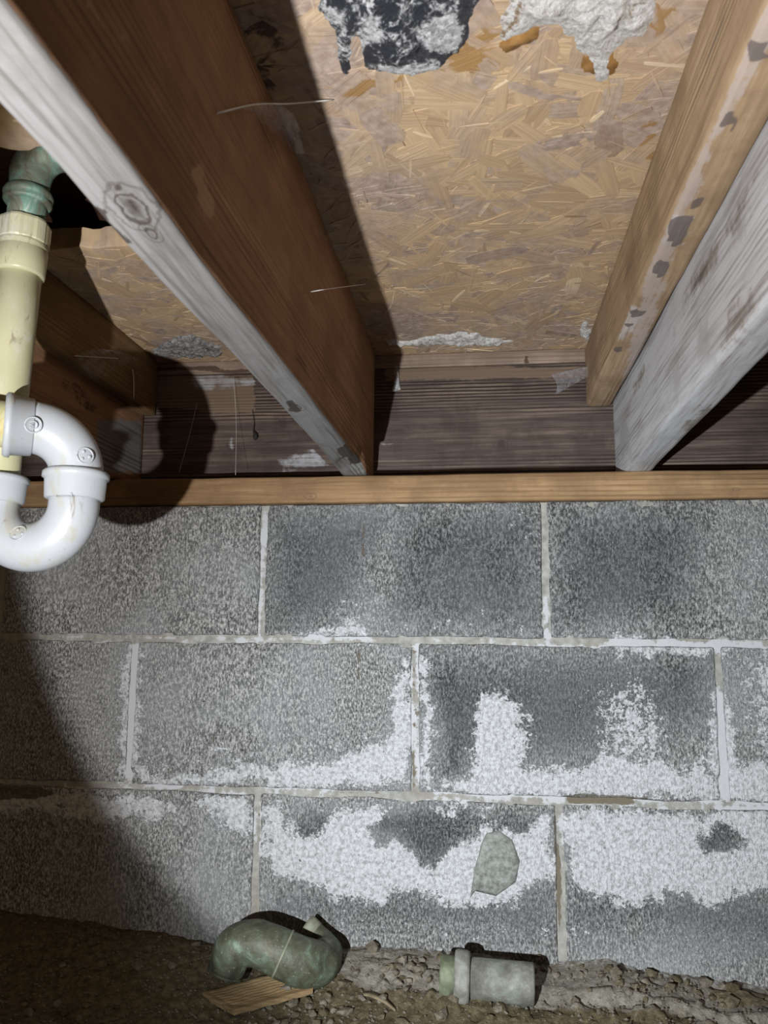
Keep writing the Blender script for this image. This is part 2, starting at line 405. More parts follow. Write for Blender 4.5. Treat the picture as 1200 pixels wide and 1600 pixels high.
# a loose flake of old render on the third course, two cracks
fl = wp((752, 1318), (760, 1302), (780, 1298), (800, 1312), (812, 1345), (806, 1378), (775, 1400), (742, 1392), (735, 1402), (741, 1358), (748, 1335), Y=-.001)
fc = np.mean(fl, 0); V = []; Fc = []
n = len(fl)
for k, (s_, y_) in enumerate(((1.0, .003), (1.0, -.0015), (.9, -.0035), (.5, -.0042))):
    for p in fl: q = fc + (p - fc) * s_; V.append((q[0], y_, q[2]))
for k in range(3):
    for i in range(n): Fc.append((k * n + i, k * n + (i + 1) % n, (k + 1) * n + (i + 1) % n, (k + 1) * n + i))
Fc.append([3 * n + i for i in range(n)])
mp = plain('render_flake', (.11, .115, .10), (.25, .26, .24), 160, .9, .002)
o = place('render_patch', V, [q[::-1] for q in Fc], mp, wall); o['label'] = 'grey green flake of old render'

# ------------------------------------------------------------------ timber
WH = (.50, .51, .54)
YN = -1.75                                  # near end of the joists
def kn(p, og, rr): return (tuple(np.array(p) - np.array(og)), rr)
og1 = (-.1716 - .019, (YN + RIM - .001) / 2, ST); ogr = (-.1, RIM + .019, ST + .008); ogs = (-.1, .0655, SB)
K1 = [kn(at(208, 322, Z=ST), og1, .020), kn(at(238, 362, Z=ST), og1, .009), kn(at(464, 638, Z=ST), og1, .012)]
KR = [kn(at(785, 694, Y=RIM), ogr, .011), kn(at(440, 661, Y=RIM), ogr, .011), kn(at(662, 668, Y=RIM), ogr, .006)]
KS = [kn(at(487, 776, Y=0), ogs, .009), kn(at(1150, 765, Y=0), ogs, .007)]
W_SILL = wood('sill_wood', 'X', (.12, .068, .032), (.25, .15, .072), (.37, .24, .125), rings=.35, bump=.5, dark=(.06, .042, .03), gs=.8, spec=.35, knots=KS)
W_RIM = wood('rim_wood', 'X', (.030, .020, .017), (.085, .062, .052), (.20, .15, .115), white=(.36, .36, .38), tint=(.20, .14, .095), rings=1.0, bump=1.0, knots=KR)
W_RED = wood('ledger_wood', 'X', (.14, .10, .08), (.27, .20, .155), (.38, .29, .22), tint=(.28, .09, .04), dark=(.05, .03, .02))
W_J1 = wood('dark_joist_wood', 'Y', (.17, .088, .045), (.30, .165, .09), (.42, .25, .145), white=(.20, .202, .204), cover=.97, tint=(.46, .31, .20), dark=(.03, .02, .015), bump=.6, rings=.5, knots=K1)
W_J2 = wood('mouldy_joist_wood', 'Y', (.15, .13, .11), (.24, .21, .18), (.30, .27, .22), white=(.50, .505, .53), tint=(.27, .26, .22), dark=(.06, .055, .05), bump=.5)
W_B = wood('blocking_wood', 'Y', (.20, .13, .075), (.36, .255, .155), (.50, .37, .24), white=(.50, .46, .44), dark=(.11, .09, .085), tint=(.42, .365, .35), rings=.8, bump=.5)
W_N = wood('nailer_wood', 'Y', (.12, .07, .03), (.21, .13, .06), (.30, .20, .10), dark=(.05, .03, .015), bump=.3)
W_UP = wood('upper_floor_wood', 'X', (.03, .014, .008), (.06, .03, .016), (.10, .05, .025))

sill = Board((XL, 0 - .004, SB), (XR, .135, ST), .006, .012, .0012, 12, 11)
sill.paint(1, '-Y', [wp((590, 738), (640, 738), (640, 790), (585, 790)), wp((840, 742), (880, 742), (900, 788), (850, 788)), wp((225, 745), (300, 742), (300, 790), (140, 790))], .03, .45)
o = sill.make('sill_plate', W_SILL); setp(o, 'long orange brown sill plate lying along the top of the block wall', 'sill plate')

rim = Board((XL, RIM, ST + .008), (XR, RIM + .038, at(750, 571, Y=RIM)[2]), .0025, .008, .0012, 18, 12)
rim.paint(2, '-Y', [wp((600, 568), (920, 572), (920, 592), (600, 596), Y=RIM), wp((240, 580), (400, 585), (400, 650), (240, 640), Y=RIM)], .01, .75)
rim.paint(0, '-Y', [wp((590, 690), (640, 682), (642, 688), (592, 696), Y=RIM), wp((295, 588), (330, 583), (400, 590), (405, 604), (330, 612), (300, 606), Y=RIM), wp((430, 720), (490, 700), (520, 730), (440, 738), Y=RIM), wp((357, 683), (366, 680), (368, 700), (358, 702), Y=RIM)], .004, .62)
rim.paint(0, '-Y', [wp((590, 590), (930, 590), (940, 735), (585, 735), Y=RIM)], .02, .16)
rim.paint(1, '-Y', [wp((776, 688), (793, 688), (793, 700), (776, 700), Y=RIM), wp((433, 655), (447, 655), (447, 668), (433, 668), Y=RIM)], .003, .8)
o = rim.make('rim_joist', W_RIM); setp(o, 'wide dark brown rim board standing on the sill plate behind the joist ends', 'rim joist')
led = Board((XL, RIM + .001, at(750, 571, Y=RIM)[2] + .001), (XR, RIM + .036, CE - .001), .0025, .008, .0008, 18, 13)
led.paint(2, '-Y', [wp((600, 535), (920, 535), (925, 546), (600, 546), Y=RIM)], .003, .9)
led.paint(1, '-Y', [wp((819, 556), (828, 556), (826, 568), (820, 568), Y=RIM), wp((240, 570), (400, 575), (400, 582), (240, 582), Y=RIM)], .002, .8)
o = led.make('ledger_strip', W_RED); setp(o, 'narrow reddish brown wood strip between the rim board and the subfloor', 'wood strip')

XJ1, XJ2 = -.1716, .1957
YN = -1.75
j1b = Board((XJ1 - .038, YN, ST), (XJ1, RIM - .001, CE - .001), .005, .011, .0012, 14, 21, .004)
zj = lambda *p: [at(x, y, Z=ST) for x, y in p]
xj = lambda *p: [at(x, y, X=XJ1) for x, y in p]
j1b.wash(0, '-Z', .95)
j1b.paint(2, '+X', [xj((120, 0), (158, 0), (172, 25), (190, 45), (205, 70), (190, 78), (170, 55), (155, 25), (130, 25)), xj((300, 245), (318, 255), (335, 290), (346, 315), (335, 345), (318, 350), (310, 300)), xj((400, 560), (410, 575), (415, 625), (405, 620))], .004, .8)
j1b.paint(1, '+X', [xj((235, 240), (255, 150), (262, 150), (245, 270), (232, 300)), xj((300, 380), (500, 640), (560, 720), (520, 700), (380, 540), (290, 420)), xj((522, 532), (532, 545), (528, 560), (520, 545))], .006, .5)
j1b.paint(1, '-Z', [zj((175, 287), (222, 294), (222, 305), (182, 302)), zj((163, 335), (185, 352), (210, 378), (202, 383), (172, 358)), zj((246, 335), (258, 342), (256, 352), (246, 348)), zj((285, 405), (300, 408), (302, 415), (290, 413)), zj((140, 315), (165, 325), (160, 342), (148, 335)), zj((440, 625), (462, 632), (475, 648), (455, 648)), zj((526, 702), (546, 697), (570, 738), (552, 738))], .003, .85)
P = j1b.P                                                             # split-out corner at the joist's end
cc = at(556, 725, Z=ST); dd = np.linalg.norm((P - [XJ1 - .004, cc[1] + .02, ST]) * [1, .45, 1], axis=1)
P += (np.array([-.3, 0, 1.0]) * .012)[None] * sstep(dd, .026, .016)[:, None]
o = j1b.make('floor_joist', W_J1); setp(o, 'dark brown floor joist with whitened underside and split end near the middle', 'joist')

j2b = Board((XJ2, YN, ST), (XJ2 + .038, RIM - .001, CE - .001), .006, .011, .0015, 14, 22, .003)
xw = lambda *p: [at(x, y, X=XJ2) for x, y in p]
j2b.wash(0, '-X', .82).wash(0, '-Z', .85)
j2b.paint(2, '-X', [xw((985, 620), (1000, 640), (1005, 720), (990, 735)), xw((1090, 560), (1120, 520), (1140, 450), (1160, 420), (1120, 560), (1060, 660))], .012, .8)
j2b.st[:, 0] *= 1 - .5 * sstep(fbm(j2b.P * [1, .35, 1], 22, 4, 5), .1, .5)
o = j2b.make('floor_joist', W_J2); setp(o, 'pale mould-whitened floor joist on the right, resting on the sill plate', 'joist')

bz = at(940, 637, Y=RIM)[2]
bb = Board((XJ2 - .0385, YN, bz), (XJ2 - .0005, RIM - .002, CE - .001), .007, .009, .0012, 16, 23, .002)
zb = lambda *p: [at(x, y, Z=bz) for x, y in p]
bb.paint(2, '-Z', [zb((1000, 420), (1030, 360), (1060, 250), (1110, 80), (1140, 0), (1260, 0), (1130, 220), (1060, 400), (1010, 560), (960, 625))], .012, .62)
bb.paint(0, '-Z', [zb((1032, 385), (1042, 345), (1065, 330), (1092, 340), (1075, 380), (1050, 395)), zb((1015, 412), (1035, 402), (1050, 412), (1045, 435), (1022, 432)), zb((975, 480), (1000, 476), (1012, 490), (990, 520), (970, 540), (960, 530))], .006, .6)
bb.paint(1, '-Z', [zb((1042, 372), (1048, 345), (1070, 335), (1086, 345), (1072, 378), (1050, 390)), zb((1078, 320), (1085, 310), (1100, 312), (1092, 328), (1080, 328)), zb((1018, 420), (1030, 404), (1046, 412), (1042, 432), (1024, 430)), zb((984, 488), (995, 482), (1006, 488), (998, 496), (986, 496)), zb((977, 505), (988, 504), (989, 513), (978, 512)), zb((955, 545), (972, 538), (974, 550), (960, 552)), zb((1125, 195), (1140, 172), (1158, 172), (1148, 205), (1130, 205)), zb((1165, 75), (1200, 68), (1200, 100), (1170, 98))], .0025, .95)
o = bb.make('wood_blocking', W_B); setp(o, 'tan timber strip with dark knot stains nailed against the pale joist under the subfloor', 'timber strip')

XJ0 = at(222, 738, Y=RIM)[0]
j0 = Board((XJ0 - .038, YN, ST), (XJ0, RIM - .001, CE - .001), .005, .011, .0015, 14, 24, .003)
x0 = lambda *p: [at(x, y, X=XJ0) for x, y in p]
j0.paint(0, '+X', [x0((150, 652), (222, 655), (222, 742), (150, 742))], .01, .8)  # grey patch where the flashlight reaches the joist, painted pale into the wood
j0.paint(1, '+X', [x0((80, 580), (125, 590), (160, 640), (150, 660), (100, 620))], .01, .5)
o = j0.make('floor_joist', W_J1); setp(o, 'shadowed floor joist at far left behind the plastic drain pipe', 'joist')
nz_ = at(243, 652, Y=RIM)[2]
nn = Board((XJ0 + .0005, YN, nz_), (XJ0 + .0195, RIM - .004, CE - .001), .004, .011, .001, 14, 25, .003)
o = nn.make('nailing_strip', W_N); setp(o, 'honey brown board nailed along the top of the far left joist', 'timber strip')

# ------------------------------------------------------------------ subfloor of strand board
def osb_material(name, strands):
    m = M(name); v = m.world(); st = m.attr('stain')
    if strands:
        n = m.node('Attribute', attribute_name='strand'); gv = n.outputs['Vector']
        t = m.node('Attribute', attribute_name='tone'); tone = m.node('SeparateColor'); m.L(t.outputs[0], tone.inputs[0]); tn = tone.outputs[0]
        g = m.noise(m.map(gv, (9, 320, 1)), 1, 4, .65, .3)
    else:
        tn = m.noise(v, 25, 3, .6); g = m.noise(m.map(v, (60, 14, 1)), 1, 4, .6)
    c = m.ramp(tn, (0, (.30, .20, .125)), (.14, (.44, .31, .19)), (.5, (.55, .40, .245)), (.8, (.62, .46, .285)), (1, (.76, .61, .41)))
    c = m.mix(m.step(g, .32, .68), m.mix(1, c, (.82, .80, .78), 'MULTIPLY'), c)
    nz = m.noise(v, 34, 5, .7)
    lg = m.noise(v, 13, 4, .6, .8)
    mv = m.math('ADD', m.math('MULTIPLY', m.step(lg, .47, .61), .55), m.math('MULTIPLY', st[0], .75))
    if strands: mv = m.math('ADD', mv, m.math('MULTIPLY', tone.outputs[1], .5))
    mauve = m.math('MULTIPLY', m.math('MINIMUM', mv, 1.0), .8)
    c = m.mix(mauve, c, m.ramp(m.noise(v, 120, 3, .6), (.35, (.27, .205, .18)), (.68, (.44, .36, .32))))
    c = m.mix(m.math('MULTIPLY', m.mask(st[1], nz, 1.3), .85), c, (.045, .03, .025))
    c = m.mix(m.math('MULTIPLY', m.mask(st[2], nz, 1.2), .75), c, (.30, .16, .035))
    return m.out(c, .8, g, .0012, .8, spec=.3)
OSB, OST = osb_material('strand_board', False), osb_material('wood_strand', True)
TH = .026
ceil = empty('ceiling', (0, -.8, CE), 'strand board subfloor lying on the joists', kind='structure')
zc = lambda *p: [at(x, y, Z=CE) for x, y in p]
MAUVE = [zc((420, 0), (520, 0), (560, 180), (600, 300), (560, 330), (500, 300), (440, 250)), zc((460, 300), (600, 240), (680, 280), (660, 340), (560, 420), (520, 400)), zc((930, 0), (1100, 0), (1040, 200), (1000, 250), (970, 200), (1010, 120))]
DARKS = [zc((350, 0), (445, 0), (450, 60), (420, 150), (390, 110))]
WARM = [zc((525, 128), (590, 112), (640, 112), (620, 132), (535, 142)), zc((700, 60), (790, 50), (790, 105), (700, 112)), zc((1010, 190), (1040, 185), (1010, 260), (995, 250)), zc((930, 0), (1060, 0), (1045, 60), (1000, 60))]
MOTTLE = [zc((560, 480), (930, 500), (930, 535), (560, 540)), zc((240, 520), (350, 530), (350, 560), (240, 555))]
def osb(lo, hi, nstr, seed, ragged=None):
    b = Board((lo[0], lo[1], CE), (hi[0], hi[1], CE + TH), .0015, .009, .0006, 30, seed)
    def pt(B):
        B.paint(0, '-Z', MAUVE, .03, .8); B.paint(1, '-Z', DARKS, .012, .62); B.paint(2, '-Z', WARM, .008, .9); B.paint(0, '-Z', MOTTLE, .012, .55)
    pt(b)
    if ragged is not None:                                             # broken edge
        k = np.abs(b.P[:, 1] - ragged) < .03
        b.P[k, 1] += fbm(b.P[k] * [1, .2, .6], 40, 4, 5) * .012
    pn = b.make('osb_panel', OSB, ceil)
    rs = np.random.RandomState(seed); V = []; Fc = []; st = []; tn = []
    for i in range(nstr):
        big = rs.rand() < .62
        L = rs.uniform(.03, .085) if big else rs.uniform(.012, .045); wd = (rs.uniform(.010, .030) if big else rs.uniform(.0008, .006))
        cx, cy = rs.uniform(lo[0] + .02, hi[0] - .02), rs.uniform(lo[1] + .03, hi[1] - .03)
        a = rs.normal(0, .55) + (0 if rs.rand() < .6 else PI / 2) if rs.rand() < .75 else rs.uniform(0, PI)
        dz = -rs.uniform(.0002, .0011) - (.0003 if not big else 0); tl = rs.normal(0, .006)
        e = rs.uniform(-.3, .3, 8)
        sh = [(-1, -.75 + e[0]), (-.55 + e[1] * .3, -1), (.6 + e[2] * .3, -.95), (1, -.5 + e[3]), (.92, .55 + e[4]), (.4, 1), (-.5 + e[5] * .3, .9), (-.95, .5 + e[6])]
        o0 = len(V); tone = np.clip(rs.normal(.52, .17), 0, 1) if big else np.clip(rs.normal(.62, .26), 0, 1)
        mvv = float(rs.rand() < (.20 if big else .08)) * rs.uniform(.5, 1.6); r0 = rs.rand() * 50
        for sc, zz in ((1.0, .0), (.96, dz)):
            for (u, v_) in sh:
                x, y = u * L / 2 * (sc if sc == 1 else 1 - .0006 / L), v_ * wd / 2 * (sc if sc == 1 else max(.3, 1 - .0008 / wd))
                V.append((cx + x * math.cos(a) - y * math.sin(a), cy + x * math.sin(a) + y * math.cos(a), CE + (zz + tl * x * .5 if zz else .0004)))
                st.append((x + r0, y + r0, r0)); tn.append((tone, mvv, 0))
        n = 8
        for k in range(n): Fc.append((o0 + k, o0 + n + k, o0 + n + (k + 1) % n, o0 + (k + 1) % n))
        Fc.append([o0 + n + k for k in range(n)][::-1])
    if nstr:
        V = np.array(V); V[:, 0] = np.clip(V[:, 0], lo[0] + .003, hi[0] - .003); V[:, 1] = np.clip(V[:, 1], lo[1] + .003, hi[1] - .003)
        so = place('wood_strands', V, Fc, OST, pn, smooth=False); so['kind'] = 'stuff'
        a = so.data.attributes.new('strand', 'FLOAT_VECTOR', 'POINT'); a.data.foreach_set('vector', np.array(st, np.float32).ravel())
        attr(so, 'tone', np.array(tn))
        B = Board.__new__(Board); B.P = V; B.n = np.tile([0, 0, -1.], (len(V), 1)); B.st = np.zeros((len(V), 3)); pt(B); attr(so, 'stain', B.st)
    return pn
EDGE = at(150, 385, Z=CE)[1]; EDGE0 = at(30, 232, Z=CE)[1]
p_mid = osb((XJ1 - .019, YN), (XJ2 + .019, RIM + .038), 3600, 31)
p_far = osb((XJ0 - .03, EDGE), (XJ1 - .0195, RIM + .038), 1200, 32, EDGE)
p_near = osb((XJ0 - .03, YN), (XJ1 - .0195, EDGE0), 700, 33, EDGE0)
osb((XJ2 + .0195, YN), (XR, RIM + .038), 0, 34)
osb((XL, YN), (XJ0 - .0305, RIM + .038), 0, 35)
for i in range(3):
    y0 = YN + i * .70
    o = Board((XL, y0, CE + .075), (XR, y0 + .696, CE + .093), .002, .04, .001, 10, 40 + i).make('floorboard', W_UP, ceil)

# mould and crystal crusts on the board
def crust_material(name, lo, hi, dark, dm, scale=130, gloss=.6):
    m = M(name); v = m.world(); n = m.noise(v, scale, 6, .75); b = m.noise(v, 30, 5, .65, 1.2)
    st = m.attr('stain'); b = m.noise(m.map(v, (1, .55, 1)), 34, 5, .68, 1.4)
    k = m.step(m.math('ADD', m.math('ADD', b, m.math('MULTIPLY', n, .55)), m.math('MULTIPLY_ADD', st[0], .5, -.5)), .46 + dm, .60 + dm)
    c = m.mix(k, dark, m.ramp(n, (.36, lo), (.58, hi)))
    return m.out(c, m.step(k, 0, 1, .3, gloss), m.math('ADD', n, b), .004, 1.0, spec=.5)
def crust(name, parent, outl, depth, mat, res=.0028, freq=60, seed=0, axis='Z', label=None, dir_=-1, base=None, edge=.02, white=None):
    """lumpy growth hanging from a flat face (axis Z: below the subfloor, axis Y: in front of the rim)"""
    k = 2 if axis == 'Z' else 1; e = [a for a in range(3) if a != k]; po = np.array(outl)[:, e]; pl = base if base is not None else np.array(outl)[0, k]
    lo, hi = po.min(0) - .006, po.max(0) + .006; nx, ny = int((hi[0] - lo[0]) / res) + 2, int((hi[1] - lo[1]) / res) + 2
    X, Y = np.meshgrid(np.linspace(lo[0], hi[0], nx), np.linspace(lo[1], hi[1], ny), indexing='ij'); q = np.stack([X.ravel(), Y.ravel()], 1)
    q3 = np.concatenate([q, np.zeros((len(q), 1))], 1)
    sd = sdist(q, po) + fbm(q3, freq, 4, seed) * .009
    h = depth * sstep(sd, -.001, edge) * (.40 + .5 * np.abs(fbm(q3, freq, 4, seed + 3)) * 2 + .35 * fbm(q3, 190, 2, seed + 5)) + .0022 * sstep(sd, -.001, .002)
    V = np.zeros((len(q), 3)); V[:, e] = q; V[:, k] = pl + dir_ * (h - .0008)
    ok = sd > -.001; Fc = []
    for i in range(nx - 1):
        for j in range(ny - 1):
            f = (i * ny + j, (i + 1) * ny + j, (i + 1) * ny + j + 1, i * ny + j + 1)
            if any(ok[list(f)]): Fc.append(f if (axis == 'Y') == (dir_ > 0) or True else f)
    used = sorted({i for f in Fc for i in f}); mp = {u: i for i, u in enumerate(used)}
    Fc = [tuple(mp[i] for i in f)[::-1] for f in Fc]
    o = place(name, V[used], Fc, mat, parent)
    wt = np.full(len(used), .35 if white else .85)
    for wv, wpol in (white or ()): wt = np.maximum(wt, wv * sstep(sdist(V[used][:, e], np.array(wpol)[:, e]), -.012, .012))
    attr(o, 'stain', np.stack([wt] * 3, 1))
    if label: o['label'] = label
    return o
C_BW = crust_material('frosted_mould', (.26, .26, .27), (.80, .82, .84), (.03, .034, .045), .0, 210, .5)
C_W = crust_material('white_crystal_mould', (.50, .47, .43), (.86, .86, .84), (.30, .20, .11), .0, 210, .6)
C_D = plain('resin_drip', (.16, .075, .02), (.36, .20, .07), 60, .35)
crust('mould_crust', p_mid, zc((495, -60), (505, 30), (525, 70), (540, 112), (556, 60), (572, 106), (620, 114), (680, 106), (700, 84), (722, 86), (742, 30), (735, -60)), .014, C_BW, seed=1, freq=38, edge=.035, white=[(.95, zc((640, 20), (720, 10), (735, 60), (690, 84), (650, 60))), (.9, zc((575, 96), (690, 88), (690, 112), (590, 116))), (.75, zc((498, 0), (545, 0), (548, 60), (510, 50))), (.7, zc((560, 10), (600, 0), (600, 60), (575, 70)))], label='black and white frosted mould mass')
crust('mould_crust', p_mid, zc((785, 20), (800, -40), (1020, -60), (1015, 30), (1000, 55), (975, 50), (962, 90), (955, 122), (935, 124), (918, 100), (900, 55), (870, 42), (830, 44), (800, 66), (778, 70)), .014, C_W, seed=2, freq=42, edge=.03, label='white crystalline mould with a hanging drip')
crust('resin_drip', p_mid, zc((905, 70), (935, 108), (962, 70), (966, 112), (952, 128), (934, 130), (914, 110)), .005, C_D, seed=3, label='amber brown drip edge')
crust('resin_drip', p_mid, zc((776, 66), (812, 38), (840, 38), (836, 58), (800, 80), (780, 88)), .006, C_D, seed=4, label='amber brown resin stain')
rw_ = lambda *p: [at(x, y, Y=RIM - .004) for x, y in p]
crust('mould_crust', p_mid, zc((600, 530), (640, 531), (680, 522), (740, 516), (765, 528), (800, 532), (785, 537), (700, 536), (600, 538)), .006, C_W, seed=6, res=.002, edge=.008)
crust('mould_crust', p_mid, zc((905, 505), (920, 495), (925, 530), (915, 534)), .006, C_W, seed=7, res=.002, edge=.008)
crust('mould_crust', p_far, zc((235, 545), (262, 528), (300, 522), (345, 540), (345, 553), (250, 556)), .007, crust_material('grey_mould', (.12, .11, .10), (.46, .46, .46), (.05, .04, .03), .03, 170), seed=8, res=.0025, edge=.008)

# ------------------------------------------------------------------ ground
GL = [(-700, 1425), (0, 1425), (150, 1440), (330, 1472), (430, 1490), (540, 1478), (640, 1478), (760, 1490), (850, 1506), (950, 1500), (1010, 1512), (1100, 1530), (1200, 1540), (1900, 1550)]
glx = [at(x, y, Y=0)[0] for x, y in GL]; glz = [at(x, y, Y=0)[2] for x, y in GL]
def ground_h(x, y):
    x = np.asarray(x, float); y = np.asarray(y, float); p = np.stack([x, y, 0 * x], 1)
    zw = np.interp(x, glx, glz); t = -y
    mud = sstep(x, -.19, -.10)                                         # caked mud ledge right of the copper trap
    ledge = .055 + .018 * fbm(p * [1, 0, 0], 9, 3, 4)
    h = zw * (1 - sstep(t, .01, .10 + .06 * (1 - mud)))
    h = h * (1 - mud) + mud * np.where(t < ledge, zw - t * .16, (zw - .009 - .012 * sstep(t, ledge, ledge + .02)) * (1 - sstep(t, ledge, .16)))
    rough = fbm(p, 14, 4, 7) * .006 + np.abs(fbm(p, 45, 4, 8)) * .007 * (1 - .5 * mud * (t < ledge))
    cr = np.abs(fbm(p * [1, 1.3, 1], 13, 3, 19)); crack = -(1 - sstep(cr, .0, .035)) * .011 * mud * (t < ledge + .02)
    band = sstep(t, ledge, ledge + .012) * (1 - sstep(t, ledge + .035, ledge + .08)) * mud
    return h + rough + crack + band * np.abs(fbm(p, 70, 3, 21)) * .016 - .002
gx = np.arange(XL, XR + .001, .005); gy = np.concatenate([np.arange(.006, -.30, -.004), np.linspace(-.31, -2.0, 50)])
X, Y = np.meshgrid(gx, gy, indexing='ij'); H = ground_h(X.ravel(), Y.ravel())
V = np.stack([X.ravel(), Y.ravel(), H], 1); ny = len(gy)
i, j = np.meshgrid(np.arange(len(gx) - 1), np.arange(ny - 1), indexing='ij'); a = (i * ny + j).ravel()
Fc = np.stack([a, a + 1, a + ny + 1, a + ny], 1)
def soil_material(name, clod=False):
    m = M(name); v = m.world(); st = m.attr('stain'); n = m.noise(v, 120, 6, .7); b = m.noise(v, 16, 4, .6)
    brown = m.ramp(n, (.3, (.042, .032, .017)), (.5, (.105, .083, .048)), (.72, (.19, .155, .095)))
    mud = m.ramp(n, (.3, (.12, .105, .08)), (.6, (.27, .25, .21)))
    c = m.mix(m.mask(st[0], b, 1.0) if not clod else m.math('MULTIPLY', m.rnd(), .7), brown, mud)
    c = m.mix(m.math('MULTIPLY', m.mask(st[1], n, 1.2), .8), c, (.42, .42, .42))
    return m.out(c, .95, n, .004, 1.0, spec=.15)
SOIL, CLOD = soil_material('bare_soil'), soil_material('soil_clod', True)
floor = place('floor', V, Fc, SOIL, origin=(0, -.8, 0)); setp(floor, 'bare brown soil floor with a caked mud ledge against the wall', kind='structure')
t = -Y.ravel(); st = np.zeros((len(V), 3)); mudx = sstep(X.ravel(), -.24, -.15)
st[:, 0] = mudx * (1 - sstep(t, .05, .12)) * .95; st[:, 1] = mudx * .5 * (1 - sstep(t, .0, .03))
attr(floor, 'stain', st)

def lump(seed, sub=1):
    bm = bmesh.new(); bmesh.ops.create_icosphere(bm, subdivisions=sub, radius=1); rs = random.Random(seed)
    ax = [rs.uniform(.7, 1.2), rs.uniform(.6, 1.1), rs.uniform(.5, .8)]
    co_ = np.array([v.co[:] for v in bm.verts]); nn_ = fbm(co_, 1.6, 3, seed)
    for v, k in zip(bm.verts, nn_): v.co = Vector([v.co[q] * ax[q] * (1 + .75 * k) for q in range(3)])
    me = bpy.data.meshes.new('soil_clod'); bm.to_mesh(me); bm.free(); me.materials.append(CLOD); return me
protos = [lump(s) for s in range(9)]
rs = np.random.RandomState(5); nc = 0
while nc < 210:
    px, py = rs.uniform(420, 1230), rs.uniform(1515, 1600)
    if nc % 6 == 0: px, py = rs.uniform(20, 420), rs.uniform(1450, 1580)
    if px > 540 and abs(py - (1545 + .018 * (px - 600) + 12 * math.sin(px / 70))) > 28 * abs(rs.normal()) + 4: continue
    p = at(px, py, Z=.008)
    if p[1] > -.012: continue
    r = min(.011, .0028 + abs(rs.normal()) * .0032)
    o = bpy.data.objects.new('soil_clod', protos[nc % 9]); C.objects.link(o)
    o.scale = (r,) * 3; o.rotation_euler = (rs.uniform(-.4, .4), rs.uniform(-.4, .4), rs.uniform(0, 6.28))
    o.location = (p[0], p[1], float(ground_h([p[0]], [p[1]])[0]) + r * .25); bpy_parent(o, floor); nc += 1
o = bpy.data.objects.new('stone', lump(77, 3)); C.objects.link(o); o.scale = (.030, .020, .011); p = at(1155, 1545, Y=-.03)
o.location = (p[0], p[1], float(ground_h([p[0]], [p[1]])[0]) + .001); bpy_parent(o, floor); o['label'] = 'pale brown stone bedded in the mud'
V = []; Fc = []
for k in range(2600):                                                  # crumbs too small to pick apart
    x, y = rs.uniform(-.75, .55), -abs(rs.normal(.09, .06)) - .01
    r = rs.uniform(.0008, .0028); z = float(0); V += [(x + r * a, y + r * b * .9, r * c * .8) for a, b, c in ((1, 0, 0), (0, 1, 0), (-1, .2, 0), (-.1, -1, .1), (.1, 0, 1), (0, 0, -1))]
    b0 = k * 6; Fc += [(b0 + p_, b0 + q_, b0 + 4) for p_, q_ in ((0, 1), (1, 2), (2, 3), (3, 0))] + [(b0 + q_, b0 + p_, b0 + 5) for p_, q_ in ((0, 1), (1, 2), (2, 3), (3, 0))]
V = np.array(V); ctr = V.reshape(-1, 6, 3)[:, :4, :2].mean(1); V[:, 2] += np.repeat(ground_h(ctr[:, 0], ctr[:, 1]) + .0008, 6)
o = place('soil_crumbs', V, Fc, CLOD, floor, smooth=False); o['kind'] = 'stuff'; attr(o, 'stain', np.zeros((len(V), 3)))

# ------------------------------------------------------------------ plastic drain at the left
def pvc(name, c0, c1, grime, yellow=0.0, amt=.62):
    m = M(name); v = m.world(); n = m.noise(m.map(v, (1, 1, .45)), 26, 5, .65, .6); b = m.noise(v, 8, 3, .6); s = m.noise(m.map(v, (1, 1, .25)), 60, 5, .7, 1)
    c = m.ramp(b, (.35, c0), (.65, c1)); c = m.mix(m.math('MULTIPLY', m.step(n, .52, .66), .8), c, grime)
    c = m.mix(m.math('MULTIPLY', m.step(s, amt, amt + .1), .7), c, (.20, .16, .10))
    return m.out(c, .38, n, .0006, .3, spec=.5)
PW = pvc('white_pvc', (.42, .445, .475), (.475, .50, .535), (.42, .41, .34), amt=.61)
PC = pvc('cream_pvc', (.47, .45, .27), (.56, .54, .37), (.58, .58, .50), amt=.59)
PY = pvc('yellowed_pvc', (.50, .47, .27), (.57, .55, .37), (.44, .36, .13), amt=.62)
m = M('verdigris_copper'); v = m.world(); n = m.noise(v, 40, 5, .65, .8)
COP = m.out(m.ramp(n, (.34, (.11, .105, .07)), (.46, (.165, .185, .14)), (.56, (.15, .27, .215)), (.68, (.40, .43, .36))), .6, n, .0012, .8, .25)
SLOT = plain('moulded_mark', (.62, .62, .58), (.72, .72, .70), 60, .45)

YP = -.425; Q = .885                                                            # plane of the drain
c0 = at(120, 770, Y=YP); K = (c0[1] + D) / F                          # metres for one pixel there
Xr, Zu = at(119, 745, Y=YP)[0], at(119, 788, Y=YP)[2]
Xl = at(-6, 745, Y=YP)[0]; ru = (Xr - Xl) / 2; pr = .0232
drain = empty('drain_pipe', ((Xr + Xl) / 2, YP, at(60, 880, Y=YP)[2]), 'white plastic drain trap under a yellowed pipe and green copper elbow, hanging at the left', 'drain pipe')
